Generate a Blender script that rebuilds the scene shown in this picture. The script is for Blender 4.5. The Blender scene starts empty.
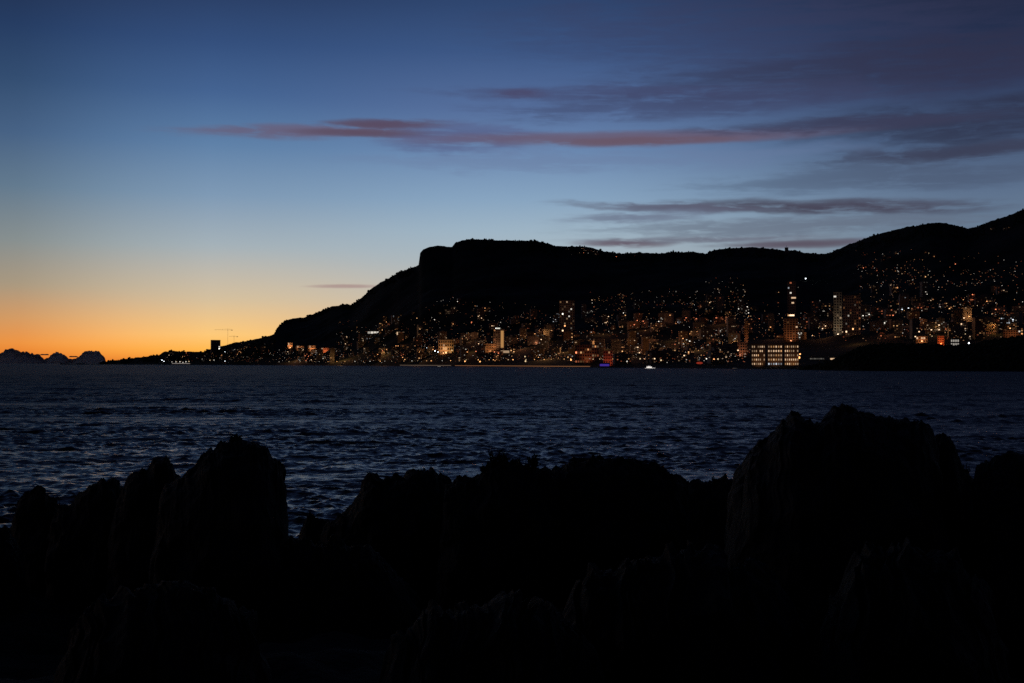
import bpy, bmesh, math, random
import numpy as np
from mathutils import noise as N, Vector, Matrix
random.seed(7); rng = np.random.default_rng(7)
S = bpy.context.scene; COL = S.collection
F = 1138.0; HZ = 363.3; CH = 8.0
PITCH = math.atan((HZ-341.5)/F)

# ---------------------------------------------------------------- helpers
def tag(o, label=None, cat=None, group=None, kind=None):
    if label: o['label'] = label
    if cat: o['category'] = cat
    if group: o['group'] = group
    if kind: o['kind'] = kind
    return o
def at(px, py, Y):                       # a direction of view followed to the depth Y
    u = (px-512)/F; t = (341.5-py)/F
    cp, sp = math.cos(PITCH), math.sin(PITCH)
    s = Y/(cp-t*sp)
    return Vector((u*s, Y, CH+s*(sp+t*cp)))
def elz(px, py, Y): return at(px, py, Y).z
def mesh_np(name, verts, faces, mats, parent=None, smooth=True, midx=None):
    me = bpy.data.meshes.new(name)
    verts = np.asarray(verts, dtype=np.float32); faces = np.asarray(faces, dtype=np.int32)
    nf, k = faces.shape
    me.vertices.add(len(verts)); me.vertices.foreach_set('co', verts.ravel())
    me.loops.add(nf*k); me.loops.foreach_set('vertex_index', faces.ravel())
    me.polygons.add(nf); me.polygons.foreach_set('loop_start', np.arange(0, nf*k, k, dtype=np.int32))
    if not isinstance(mats, (list, tuple)): mats = [mats]
    for m in mats: me.materials.append(m)
    if midx is not None: me.polygons.foreach_set('material_index', np.asarray(midx, dtype=np.int32))
    me.polygons.foreach_set('use_smooth', np.full(nf, smooth))
    me.update(calc_edges=True)
    o = bpy.data.objects.new(name, me); COL.objects.link(o)
    if parent: o.parent = parent
    return o
def grid_faces(nr, nc, close_c=False):
    r = np.arange(nr-1)[:, None]; c = np.arange(nc if close_c else nc-1)[None, :]
    c2 = (c+1) % nc
    return np.stack([r*nc+c, r*nc+c2, (r+1)*nc+c2, (r+1)*nc+c], -1).reshape(-1, 4)
def empty(name, loc, rz=0):
    o = bpy.data.objects.new(name, None); COL.objects.link(o)
    o.location = loc; o.rotation_euler = (0, 0, rz); o.empty_display_size = .5
    return o
class MB:
    def __init__(s): s.v = []; s.f = []; s.m = []
    def box(s, x0, y0, z0, x1, y1, z1, m=0):
        b = len(s.v)
        s.v += [(x0,y0,z0),(x1,y0,z0),(x1,y1,z0),(x0,y1,z0),(x0,y0,z1),(x1,y0,z1),(x1,y1,z1),(x0,y1,z1)]
        s.f += [(b,b+3,b+2,b+1),(b+4,b+5,b+6,b+7),(b,b+1,b+5,b+4),(b+1,b+2,b+6,b+5),(b+2,b+3,b+7,b+6),(b+3,b,b+4,b+7)]
        s.m += [m]*6
    def poly(s, pts, faces, m=0):
        b = len(s.v); s.v += list(pts)
        for f in faces: s.f.append(tuple(b+i for i in f)); s.m.append(m)
    def bar(s, p, q, r, m=0, r2=None, n=6):
        p = Vector(p); q = Vector(q); d = (q-p).normalized(); r2 = r if r2 is None else r2
        a = d.orthogonal().normalized(); c = d.cross(a); b = len(s.v)
        for P, R_ in ((p, r), (q, r2)):
            for i in range(n):
                t = i*2*math.pi/n; s.v.append(tuple(P+(a*math.cos(t)+c*math.sin(t))*R_))
        for i in range(n): s.f.append((b+i, b+(i+1) % n, b+n+(i+1) % n, b+n+i)); s.m.append(m)
        s.f.append(tuple(b+n-1-i for i in range(n))); s.f.append(tuple(b+n+i for i in range(n))); s.m += [m, m]
    def mesh(s, name, mats):
        me = bpy.data.meshes.new(name); me.from_pydata([tuple(v) for v in s.v], [], s.f)
        if not isinstance(mats, (list, tuple)): mats = [mats]
        for m in mats: me.materials.append(m)
        me.polygons.foreach_set('material_index', s.m); me.update()
        return me
    def build(s, name, mats, parent=None):
        return inst(name, s.mesh(name, mats), parent)
def inst(name, me, parent=None, loc=None, rz=0, sc=None):
    o = bpy.data.objects.new(name, me); COL.objects.link(o)
    if parent: o.parent = parent
    if loc is not None: o.location = loc
    if rz: o.rotation_euler.z = rz
    if sc: o.scale = sc
    return o
def lerp(pts, x):
    xs = [p[0] for p in pts]; ys = [p[1] for p in pts]
    return float(np.interp(x, xs, ys))
def lin(c): return tuple((v/255/12.92 if v/255 <= .04045 else ((v/255+.055)/1.055)**2.4) for v in c)

# ---------------------------------------------------------------- node maths
class NG:
    def __init__(s, nt): s.nt = nt
    def put(s, sock, v):
        if v is None: return
        if isinstance(v, bpy.types.NodeSocket): s.nt.links.new(v, sock)
        else: sock.default_value = v
    def m(s, op, a, b=None, c=None, clamp=False):
        n = s.nt.nodes.new('ShaderNodeMath'); n.operation = op; n.use_clamp = clamp
        s.put(n.inputs[0], a); s.put(n.inputs[1], b); s.put(n.inputs[2], c); return n.outputs[0]
    def vec(s, x, y, z=0.0):
        n = s.nt.nodes.new('ShaderNodeCombineXYZ')
        for i, v in enumerate((x, y, z)): s.put(n.inputs[i], v)
        return n.outputs[0]
    def noise(s, vec, scale, detail=4, rough=.55, dist=0.0):
        n = s.nt.nodes.new('ShaderNodeTexNoise'); s.put(n.inputs['Vector'], vec)
        n.inputs['Scale'].default_value = scale; n.inputs['Detail'].default_value = detail
        n.inputs['Roughness'].default_value = rough; n.inputs['Distortion'].default_value = dist
        return n.outputs[0]
    def rng(s, v, a, b, c=0.0, d=1.0, smooth=True):
        n = s.nt.nodes.new('ShaderNodeMapRange'); n.interpolation_type = 'SMOOTHSTEP' if smooth else 'LINEAR'
        s.put(n.inputs[0], v)
        for i, q in enumerate((a, b, c, d)): s.put(n.inputs[i+1], q)
        return n.outputs[0]
    def mix(s, f, a, b):
        n = s.nt.nodes.new('ShaderNodeMix'); n.data_type = 'RGBA'
        s.put(n.inputs[0], f)
        for i, q in ((6, a), (7, b)):
            s.put(n.inputs[i], q if isinstance(q, bpy.types.NodeSocket) else (*q, 1))
        return n.outputs[2]
    def ramp(s, f, stops):
        n = s.nt.nodes.new('ShaderNodeValToRGB'); e = n.color_ramp.elements
        while len(e) > 1: e.remove(e[-1])
        e[0].position = stops[0][0]; e[0].color = (*stops[0][1], 1)
        for p, c in stops[1:]:
            q = e.new(p); q.color = (*c, 1)
        s.put(n.inputs[0], f); return n.outputs[0]

def surf(name, c1, c2, scale=1.0, rough=.85, bump=0.0, bscale=None, spec=.3, detail=6):
    m = bpy.data.materials.new(name); m.use_nodes = True; nt = m.node_tree; g = NG(nt)
    b = nt.nodes['Principled BSDF']
    tc = nt.nodes.new('ShaderNodeTexCoord')
    n = g.noise(tc.outputs['Object'], scale, detail, .62)
    f = g.rng(n, .35, .66)
    g.put(b.inputs['Base Color'], g.mix(f, c1, c2))
    b.inputs['Roughness'].default_value = rough; b.inputs['Specular IOR Level'].default_value = spec
    if bump:
        bn = nt.nodes.new('ShaderNodeBump'); bn.inputs['Strength'].default_value = bump
        bn.inputs['Distance'].default_value = 1.0/(bscale or scale)*.5
        g.put(bn.inputs['Height'], g.noise(tc.outputs['Object'], bscale or scale, 4, .65))
        g.put(b.inputs['Normal'], bn.outputs[0])
    return m
def glow(name, col, strength):
    m = bpy.data.materials.new(name); m.use_nodes = True; nt = m.node_tree
    nt.nodes.remove(nt.nodes['Principled BSDF'])
    e = nt.nodes.new('ShaderNodeEmission'); e.inputs[0].default_value = (*col, 1); e.inputs[1].default_value = strength
    nt.links.new(e.outputs[0], nt.nodes['Material Output'].inputs[0])
    m.cycles.emission_sampling = 'NONE'
    return m

# ---------------------------------------------------------------- sky after sunset
W = bpy.data.worlds.new('World'); S.world = W; W.use_nodes = True
nt = W.node_tree; g = NG(nt); bg = nt.nodes['Background']
tc = nt.nodes.new('ShaderNodeTexCoord'); sx = nt.nodes.new('ShaderNodeSeparateXYZ')
nt.links.new(tc.outputs['Generated'], sx.inputs[0])
dx, dy, dz = sx.outputs
D = 180/math.pi
az = g.m('MULTIPLY', g.m('ARCTAN2', dx, dy), D); el = g.m('MULTIPLY', g.m('ARCSINE', dz), D)
def A(px): return math.degrees(math.atan((px-512)/F))
def E_(py): return math.degrees(math.atan((HZ-py)/F))
ep = g.m('DIVIDE', el, 60.0, clamp=True)
def stops(t): return [(max(0, E_(y))/60, lin(c)) for y, c in t]
up = [(24/60, lin((41, 56, 89))), (42/60, lin((25, 32, 55))), (1.0, lin((7, 10, 24)))]
rampL = g.ramp(ep, stops([(363, (226,112,38)), (352, (252,146,56)), (344, (255,160,72)), (321, (227,167,108)), (291, (183,165,138)), (250, (146,155,155)),
                (200, (107,132,154)), (150, (77,106,143)), (100, (56,84,122)), (50, (42,66,106)), (0, (37,52,84))])+up)
rampC = g.ramp(ep, stops([(363, (238,138,48)), (351, (255,184,76)), (336, (254,201,120)), (301, (213,192,158)), (249, (165,178,185)),
                (200, (127,154,181)), (150, (95,129,168)), (100, (69,100,146)), (50, (52,79,124)), (0, (42,62,100))])+up)
rampM = g.ramp(ep, stops([(363, (210,140,90)), (345, (225,172,124)), (300, (200,190,175)), (262, (172,184,190)), (231, (158,180,196)),
                (198, (135,164,192)), (150, (106,136,176)), (109, (86,111,156)), (49, (60,87,133)), (0, (47,70,111))])+up)
rampR = g.ramp(ep, stops([(363, (70,70,86)), (300, (90,100,118)), (235, (104,124,146)), (200, (92,112,140)), (150, (66,84,116)),
                (100, (48,60,92)), (50, (35,46,74)), (0, (26,34,55))])+up)
dark = g.ramp(ep, [(0, lin((46,36,42))), (.12, lin((28,26,40))), (.5, lin((10,14,28))), (1, lin((7,10,22)))])
c = g.mix(g.rng(az, A(20), A(210), smooth=False), rampL, rampC)
c = g.mix(g.rng(az, A(210), A(500)), c, rampM)
c = g.mix(g.rng(az, A(540), A(1010)), c, rampR)
lglow = g.rng(az, A(-60), A(150), .80, 1.0)
vm = nt.nodes.new('ShaderNodeVectorMath'); vm.operation = 'SCALE'; nt.links.new(c, vm.inputs[0]); nt.links.new(lglow, vm.inputs['Scale'])
c = vm.outputs[0]
back = g.rng(g.m('ABSOLUTE', g.m('ADD', az, 14.0)), 40.0, 110.0)
c = g.mix(back, c, dark)
# thin clouds: noise stretched along the horizon, thickened inside a few banks
warp = g.noise(g.vec(g.m('MULTIPLY', az, .16), g.m('MULTIPLY', el, .5), 3.1), 1.0, 4, .6)
warp = g.m('MULTIPLY', g.m('SUBTRACT', warp, .5), 2.0)
w2 = g.m('MULTIPLY', g.m('SUBTRACT', g.noise(g.vec(g.m('MULTIPLY', az, .05), 9.0, 1.0), 1.0, 2), .5), 2.0)
fib = g.noise(g.vec(g.m('ADD', g.m('MULTIPLY', az, .22), warp), g.m('ADD', g.m('MULTIPLY', el, 1.9), g.m('MULTIPLY', az, .05)), 0.0), 1.3, 5, .58, .3)
fine = g.noise(g.vec(g.m('MULTIPLY', az, .7), g.m('MULTIPLY', el, 4.2), 5.0), 1.2, 4, .6, 0)
tex = g.m('ADD', g.m('MULTIPLY', fib, .74), g.m('MULTIPLY', fine, .26))
def bank(c, cx, cy, hx, hy, col, amt, slope=0.0, wamp=.5, lo=.30, hi=.62, sharp=0.0):
    ax, ey = A(cx), E_(cy); hx = hx/F*D; hy = hy/F*D
    ddx = g.m('SUBTRACT', az, ax)
    e2 = g.m('ADD', el, g.m('MULTIPLY', warp, wamp*hy))
    ddy = g.m('SUBTRACT', g.m('SUBTRACT', e2, ey), g.m('MULTIPLY', ddx, slope))
    r = g.m('ADD', g.m('POWER', g.m('ABSOLUTE', g.m('DIVIDE', ddx, hx)), 2.0), g.m('POWER', g.m('ABSOLUTE', g.m('DIVIDE', ddy, hy)), 2.0))
    f = g.rng(r, 1.25, sharp-.15, 0.0, 1.0)
    t = g.rng(g.m('ADD', tex, g.m('MULTIPLY', f, .20)), lo+.14, hi+.10, 0.0, 1.0)
    a = g.m('MULTIPLY', g.m('MULTIPLY', f, t), amt)
    return g.mix(a, c, lin(col))
c = bank(c, 760, 30, 330, 55, (58,60,90), .5, wamp=.6, lo=.2, hi=.7)
c = bank(c, 900, 82, 330, 30, (50,49,72), .68, slope=.015, wamp=.7, lo=.2, hi=.66)
c = bank(c, 700, 106, 260, 18, (62,68,100), .7, slope=.02, wamp=.9)
c = bank(c, 1000, 135, 240, 26, (43,45,66), .78, slope=.02, wamp=.8, lo=.22, hi=.66)
c = bank(c, 600, 92, 210, 9, (66,70,104), .6, wamp=1.0)
c = bank(c, 520, 92, 34, 6, (74,68,98), .7, wamp=.8, lo=.2)
c = bank(c, 960, 166, 170, 12, (54,53,73), .8, slope=.03, wamp=1.0)
c = bank(c, 900, 186, 240, 18, (72,84,108), .6, wamp=1.1)
c = bank(c, 300, 134, 150, 9, (104,92,116), .85, slope=.04, wamp=.6, lo=.26, hi=.62)
c = bank(c, 385, 125, 80, 6, (88,72,92), .95, slope=.02, wamp=.7, lo=.24, hi=.56)
c = bank(c, 370, 134, 90, 5, (92,76,94), .95, slope=.01, wamp=.6, lo=.24, hi=.56)
c = bank(c, 470, 137, 110, 20, (86,92,132), .75, wamp=.9, lo=.32, hi=.64)
c = bank(c, 630, 139, 250, 9, (104,88,108), .9, wamp=.55, lo=.2, hi=.52)
c = bank(c, 650, 142, 130, 5, (104,84,98), .8, wamp=.5, lo=.26, hi=.56)
c = bank(c, 850, 133, 200, 10, (60,62,88), .8, wamp=.7)
c = bank(c, 600, 160, 300, 14, (106,124,160), .5, wamp=1.1)
c = bank(c, 820, 213, 200, 11, (70,67,84), 1.0, slope=-.035, wamp=.8, lo=.26, hi=.6)
c = bank(c, 670, 209, 130, 7, (92,94,114), .9, slope=-.05, wamp=1.5, lo=.3, hi=.6)
c = bank(c, 640, 220, 100, 9, (104,112,134), .8, slope=.03, wamp=1.6, lo=.32, hi=.62)
c = bank(c, 800, 232, 260, 11, (96,104,122), .7, wamp=1.2)
c = bank(c, 625, 244, 60, 5, (98,84,98), .95, wamp=.9, lo=.24, hi=.56)
c = bank(c, 800, 247, 100, 5, (88,78,92), .95, wamp=.8, lo=.22, hi=.54)
c = bank(c, 700, 241, 150, 4, (104,106,122), .8, wamp=1.1)
c = bank(c, 346, 287, 46, 2.4, (168,142,138), .85, slope=.01, wamp=.8, lo=.26, hi=.58)
hsv = g.rng(dz, -.02, 0.0)      # below the horizon the sky gives way to dark sea haze
c = g.mix(hsv, lin((6,8,14)), c)
nt.links.new(c, bg.inputs[0]); bg.inputs[1].default_value = 1.0

# ---------------------------------------------------------------- materials
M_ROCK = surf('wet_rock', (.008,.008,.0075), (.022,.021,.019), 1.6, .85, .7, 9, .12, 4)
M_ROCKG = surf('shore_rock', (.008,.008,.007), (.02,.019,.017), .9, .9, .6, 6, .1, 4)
M_HILL = surf('scrub_hillside', (.012,.017,.010), (.04,.042,.034), .006, .95, 0, None, .05)
M_LEAF = surf('dark_foliage', (.010,.018,.008), (.035,.05,.02), .4, .8, 0, None, .1)
M_BARK = surf('bark', (.03,.024,.018), (.06,.05,.04), 3, .9)
M_CONC = surf('rendered_wall', (.22,.20,.17), (.36,.33,.28), .05, .85)
M_CONC2 = surf('ochre_wall', (.26,.18,.11), (.38,.28,.18), .05, .85)
M_GLASS = surf('dark_window_glass', (.01,.012,.015), (.02,.022,.026), .3, .15, spec=.5)
M_ROOF = surf('clay_roof', (.12,.05,.03), (.2,.09,.05), .3, .9)
M_FLAT = surf('flat_roof', (.10,.10,.10), (.18,.17,.16), .1, .9)
M_METAL = surf('painted_steel', (.05,.05,.055), (.09,.09,.10), 1, .5, spec=.5)
M_HULL = surf('white_gelcoat', (.7,.7,.7), (.8,.8,.8), .5, .3, spec=.5)
M_CLOUD = surf('cloud', (.62,.60,.62), (.8,.78,.78), .0006, 1.0, spec=0)
_n = M_CLOUD.node_tree; _t = _n.nodes.new('ShaderNodeBsdfTranslucent'); _t.inputs[0].default_value = (.98,.95,.93,1); _x = _n.nodes.new('ShaderNodeMixShader'); _x.inputs[0].default_value = .95
_n.links.new(_n.nodes['Principled BSDF'].outputs[0], _x.inputs[1]); _n.links.new(_t.outputs[0], _x.inputs[2]); _n.links.new(_x.outputs[0], _n.nodes['Material Output'].inputs[0])

WARM = [(1,.52,.22),(1,.42,.16),(1,.66,.40),(1,.27,.12)]
COOL = [(1,.92,.80),(.82,.90,1.0)]
LIT = {}
for nm, cols in (('amber', WARM[:2]), ('warm', [WARM[2]]), ('reddish', [WARM[3]]), ('white', [COOL[0]]), ('bluish', [COOL[1]])):
    LIT[nm] = []
    for i, cc in enumerate(cols):
        for st in (.06,.11,.19,.36,.72,2.0):
            LIT[nm].append((glow('lit_%s' % nm, cc, st), st))
def pick_lit(tone, bright=0.0):
    l = LIT[tone]; r = random.random()
    r = r**(2.0-bright)
    k = min(5, int(r*6)); c_ = [m for m, s_ in l if s_ == (.06,.11,.19,.36,.72,2.0)[k]]
    return random.choice(c_)

# ---------------------------------------------------------------- sea
def build_sea():
    Y = [34.0]
    while Y[-1] < 900: Y.append(Y[-1]+.125*(Y[-1]/60)**1.3)
    while Y[-1] < 150000: Y.append(Y[-1]*(1.02 if Y[-1] < 9000 else 1.12))
    r = np.array(Y)
    a = np.concatenate([np.radians(np.linspace(-180, -29, 50)[:-1]), np.radians(np.linspace(-29, 29, 900)), np.radians(np.linspace(29, 180, 50)[1:-1])])
    R, Aa = np.meshgrid(r, a, indexing='ij')
    X = R*np.sin(Aa); Yy = R*np.cos(Aa); Z = np.zeros_like(X); DX = np.zeros_like(X); DY = np.zeros_like(X)
    nw = 140; lam = np.concatenate([np.exp(rng.uniform(math.log(.45), math.log(9), 126)), np.exp(rng.uniform(math.log(9), math.log(24), 14))])
    X0, Y0 = X.astype(np.float32), Yy.astype(np.float32)
    # patches of rougher and calmer water
    patch = np.ones_like(X)
    for k in range(7):
        th = rng.uniform(-.5, .5); L = rng.uniform(18, 90); p = rng.uniform(0, 6.3)
        patch += .13*np.sin((X*math.sin(th)*.5+Yy*math.cos(th))*2*math.pi/L + p + .8*np.sin(X/37+k))
    dR = .125*(r/60)**1.3
    for i in range(nw):
        L = lam[i]; k = 2*math.pi/L
        th = rng.normal(.25, .8) if L < 3 else rng.normal(.2, .42)
        amp = .0165*L**.9/math.sqrt(nw/18) * (1.0 if L < 4 else .52 if L < 9 else .3)
        kx, ky = k*math.sin(th), -k*math.cos(th)
        fade = np.clip((L/dR-1.0)/1.4, 0, 1); n_ = max(1, int((fade > 0).sum())); sl_ = slice(0, n_)
        ph = kx*X0[sl_]+ky*Y0[sl_]+rng.uniform(0, 2*math.pi)
        am = amp*fade[sl_, None]*patch[sl_]; sn_, cn_ = np.sin(ph), np.cos(ph)
        Z[sl_] += am*sn_; DX[sl_] += am*.8*math.sin(th)*cn_; DY[sl_] += -am*.8*math.cos(th)*cn_
    X += DX; Yy += DY
    V = np.stack([X, Yy, Z], -1).reshape(-1, 3)
    nr, nc = len(r), len(a)
    Fc = grid_faces(nr, nc, True)[:, ::-1]
    m = bpy.data.materials.new('sea_water'); m.use_nodes = True; nt = m.node_tree; g = NG(nt); b = nt.nodes['Principled BSDF']
    b.inputs['Base Color'].default_value = (.004, .007, .02, 1); b.distribution = 'GGX'
    b.inputs['IOR'].default_value = 1.333
    tc = nt.nodes.new('ShaderNodeTexCoord'); s_ = nt.nodes.new('ShaderNodeSeparateXYZ'); nt.links.new(tc.outputs['Object'], s_.inputs[0])
    v = g.vec(g.m('MULTIPLY', s_.outputs[0], .55), s_.outputs[1], s_.outputs[2])
    h = g.m('ADD', g.m('MULTIPLY', g.noise(v, 1.7, 3, .6), .16), g.m('ADD', g.m('MULTIPLY', g.noise(v, .25, 2, .5), .7), g.m('MULTIPLY', g.noise(v, .08, 1, .5), 2.2)))
    # open water further out is rougher than the sheltered water by the rocks
    off = g.m('SQRT', g.m('ADD', g.m('MULTIPLY', s_.outputs[0], s_.outputs[0]), g.m('MULTIPLY', s_.outputs[1], s_.outputs[1])))
    g.put(b.inputs['Roughness'], g.rng(g.m('LOGARITHM', off, 10.0), 1.8, 2.9, .24, .58))
    bn = nt.nodes.new('ShaderNodeBump'); bn.inputs['Strength'].default_value = .9; bn.inputs['Distance'].default_value = 1.0
    g.put(bn.inputs['Height'], h); g.put(b.inputs['Normal'], bn.outputs[0])
    o = mesh_np('sea', V, Fc, m); tag(o, kind='structure')
build_sea()
sb = mesh_np('seabed', [(-2e5,-2e5,-9),(2e5,-2e5,-9),(2e5,2e5,-9),(-2e5,2e5,-9)], [(0,1,2,3)], M_ROCKG); tag(sb, kind='structure')

# ---------------------------------------------------------------- far coast and mountain
RIDGE = [(60,364.6),(98,364.2),(104,362.4),(112,360.6),(130,358.2),(150,356.2),(160,355),(163,352.2),(172,350.8),(184,351.4),(204,351.8),(210,349),(222,346.5),
 (232,343),(246,341),(258,338.5),(268,336),(274,334.5),(277,329),(281,324),(288,319.5),(296,318),(305,317.8),(317,313),(330,306.8),(342,304.5),(352,304.6),
 (362,297.5),(368,291),(380,282.5),(392,276.5),(399,271.8),(410,268),(418.5,265),(419,259),(420,253),(423,249.5),(430,246.4),(437,245.6),(452,246.8),(455,243),(462,240),
 (475,238.8),(490,239),(500,240.2),(520,240.6),(537,241),(548,243.5),(556,246),(566,246),(582,246.4),(594,248),(604,251.2),(620,253),(640,252.6),(655,253.4),
 (670,252),(690,251.5),(706,253.5),(716,249.6),(730,247.6),(748,247),(768,248.2),(784,250.5),(796,250),(806,253),(826,253.4),(838,249),(852,243.5),(868,237.4),(884,232.6),
 (900,228.6),(918,225.2),(934,222.6),(948,223),(960,226),(969,228.8),(980,225.4),(992,220.5),(1002,217.4),(1012,214),(1024,209.5),(1060,200),(1110,205),(1200,220),(1400,260)]
SHORE = [(60,7200),(100,7000),(200,5600),(280,4600),(420,3200),(550,2250),(700,1750),(800,1500),(900,1450),(1400,1450)]
RD = [(60,7700),(100,7500),(200,6200),(262,5500),(274,5400),(290,6200),(330,6000),(420,5300),(560,5400),(700,5000),(830,4600),(930,4100),(1024,3900),(1400,3900)]
def fr(s): return s**1.2
def terr(px, s):
    Ds, Dr = lerp(SHORE, px), lerp(RD, px)
    yr = lerp(RIDGE, px)
    er = (HZ-yr)/F; es = -CH/Ds
    Yd = Ds+(Dr-Ds)*s
    u = (px-512)/F
    P = Vector((u*Yd*.0021, Yd*.0021, 1.3))
    if s <= 1:
        e = es+(er-es)*fr(s)
        z = CH+Yd*e
        wnd = math.sin(math.pi*s)**1.2*min(1, max(0, (z)/150))
        z += wnd*(N.fractal(P, .9, 2.1, 5)*34)
        z += (N.fractal(P*9, .9, 2, 3)*3.0*min(1, s*3))
        if s > .9: z += (N.noise(Vector((px*.33, 1, 2)))*2.6+N.noise(Vector((px*.9, 5, 2)))*1.6)*(s-.9)*10
        z = max(z, 2.2*min(1, s*80)-1.0 if s*80 < 1 else 1.2)
    else:
        z1 = CH+Dr*er
        z = z1*(1-(s-1)*1.3)+N.fractal(P*3, .9, 2, 4)*30*(s-1) - 3
        z = max(z, -6)
    return Vector((u*Yd, Yd, z))
def frac_at(px, py):
    Ds = lerp(SHORE, px); ys = HZ+CH/Ds*F; yr = lerp(RIDGE, px)
    return min(.97, max(0.004, (ys-py)/max(1, ys-yr)))**(1/1.2)
def spot(px, py): return terr(px, frac_at(px, py))
pxs = np.arange(60, 1400, 1.6)
ss = np.concatenate([[0, .004, .01], np.linspace(.02, 1, 92), np.linspace(1.02, 1.85, 22)])
V = [tuple(terr(float(x), float(s))) for s in ss for x in pxs]
o = mesh_np('mountain', V, grid_faces(len(ss), len(pxs)), M_HILL); tag(o, kind='structure')

# near wooded point on the right
PT = [(796,371),(806,368.5),(818,366.5),(832,363),(844,357.5),(856,352),(870,348),(900,346.8),(930,348.6),(955,349.6),(968,348),(985,344.5),(1003,341.5),(1024,340),(1100,338),(1300,345)]
def pterr(px, s):
    Ds = lerp([(796,1330),(860,1180),(1024,1080),(1300,1050)], px); Dr = Ds+lerp([(796,40),(860,150),(1024,260),(1300,280)], px)
    u = (px-512)/F; Yd = Ds+(Dr-Ds)*s; er = (HZ-lerp(PT, px)-(-2.0))/F; es = -CH/Ds
    if s <= 1:
        z = CH+Yd*(es+(er-es)*math.sin(s*math.pi/2)**.8)-1
        z += N.fractal(Vector((u*Yd*.03, Yd*.03, 4)), .9, 2, 4)*1.6*min(1, s*4)
    else:
        z = (CH+Dr*er-1)*(1-(s-1)*1.1)-1
    return Vector((u*Yd, Yd, max(z, -5)))
pxs2 = np.arange(796, 1300, 2.0); ss2 = np.linspace(0, 2.1, 50)
V = [tuple(pterr(float(x), float(s))) for s in ss2 for x in pxs2]
o = mesh_np('wooded_point', V, grid_faces(len(ss2), len(pxs2)), M_HILL); tag(o, kind='structure')

# tree cover: small leaf clumps, one mesh per wood
def clumps(name, pts, label):
    ico = bmesh.new(); bmesh.ops.create_icosphere(ico, subdivisions=1, radius=1)
    iv = np.array([v.co[:] for v in ico.verts]); fi = np.array([[v.index for v in f.verts] for f in ico.faces]); ico.free()
    VV, FF = [], []; n = 0
    for p, r, hh in pts:
        j = 1+rng.uniform(-.35, .35, (len(iv), 1))
        VV.append(iv*j*np.array([r, r, hh])+np.array(p)); FF.append(fi+n); n += len(iv)
    o = mesh_np(name, np.concatenate(VV), np.concatenate(FF), M_LEAF, smooth=False)
    tag(o, label, 'woodland', kind='stuff')
pts = []
for i in range(5200):
    px = random.uniform(800, 1090); s = random.uniform(.03, 1.15)
    p = pterr(px, s)
    if p.z < 1.5: continue
    r = random.uniform(.9, 2.3); pts.append(((p.x, p.y, p.z+random.uniform(.3, 2.6)*min(1, p.z/8)), r, r*random.uniform(.6, 1.1)))
clumps('woodland', pts, 'dark woodland covering the low point at the right shore')
pts = []
for i in range(4200):
    px = random.uniform(100, 1040); s = random.uniform(.93, 1.01) if px > 275 else random.uniform(.3, 1.0)
    if 415 < px < 455: continue
    p = terr(px, s)
    r = random.uniform(2, 5.2)*(p.y/4800); 
    if N.noise(Vector((px*.07, 3, 7))) < -.05: r *= .5
    pts.append(((p.x, p.y, p.z+r*.5), r, r*random.uniform(.6, 1.15)))
clumps('hillside_woodland', pts, 'dark scrub and pines along the crest of the mountain')

# ---------------------------------------------------------------- buildings of the far city
NUM = ['no', 'one', 'two', 'three', 'four', 'five', 'six', 'seven', 'eight', 'nine', 'ten', 'eleven', 'twelve']
pane_cache = {}
def pane(w, h, mat):
    k = (round(w, 1), round(h, 1), mat.name)
    if k not in pane_cache:
        b = MB(); b.box(-w/2, -.06, 0, w/2, 0, h); pane_cache[k] = b.mesh('lit_window', mat)
    return pane_cache[k]
arch = {}
def apartment_mesh(nb, nf, dep, wall):
    k = (nb, nf, dep, wall.name)
    if k in arch: return arch[k]
    w = nb*3.6; h = nf*3.1
    b = MB(); b.box(-w/2, 0, -14, w/2, dep, h)
    for f in range(nf):
        z = f*3.1
        if f: b.box(-w/2+.3, -1.1, z-.12, w/2-.3, -.002, z+.12); b.box(-w/2+.3, -1.1, z+.122, w/2-.3, -1.0, z+1.0)
        for i in range(nb):
            x = -w/2+i*3.6+.6; b.box(x, -.03, z+.4, x+2.4, -.004, z+2.5, 1)
    r = MB(); r.box(-w/2-.2, -.25, h+.004, w/2+.2, dep+.2, h+.5); r.box(-w/6, dep*.3, h+.504, w/6, dep*.7, h+3.0)
    arch[k] = (b.mesh('wall', [wall, M_GLASS]), r.mesh('roof', M_FLAT), w, h)
    return arch[k]
records = []
def zone(px, py):
    if px < 275: zx = 'on the low left headland'
    elif px < 340: zx = 'under the mountain\'s left foot'
    elif px < 425: zx = 'left of the floodlit palace'
    elif px < 480: zx = 'around the floodlit palace'
    elif px < 530: zx = 'around the floodlit tower'
    elif px < 620: zx = 'around the purple light'
    elif px < 690: zx = 'behind the white yacht'
    elif px < 750: zx = 'left of the gridded hotel'
    elif px < 815: zx = 'above the gridded hotel'
    elif px < 870: zx = 'around the pale slab tower'
    elif px < 950: zx = 'behind the wooded point'
    else: zx = 'at the far right'
    zy = 'waterfront' if py > 355 else 'low hillside' if py > 337 else 'mid hillside' if py > 312 else 'upper hillside' if py > 272 else 'ridge crest'
    return zy, zx
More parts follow.
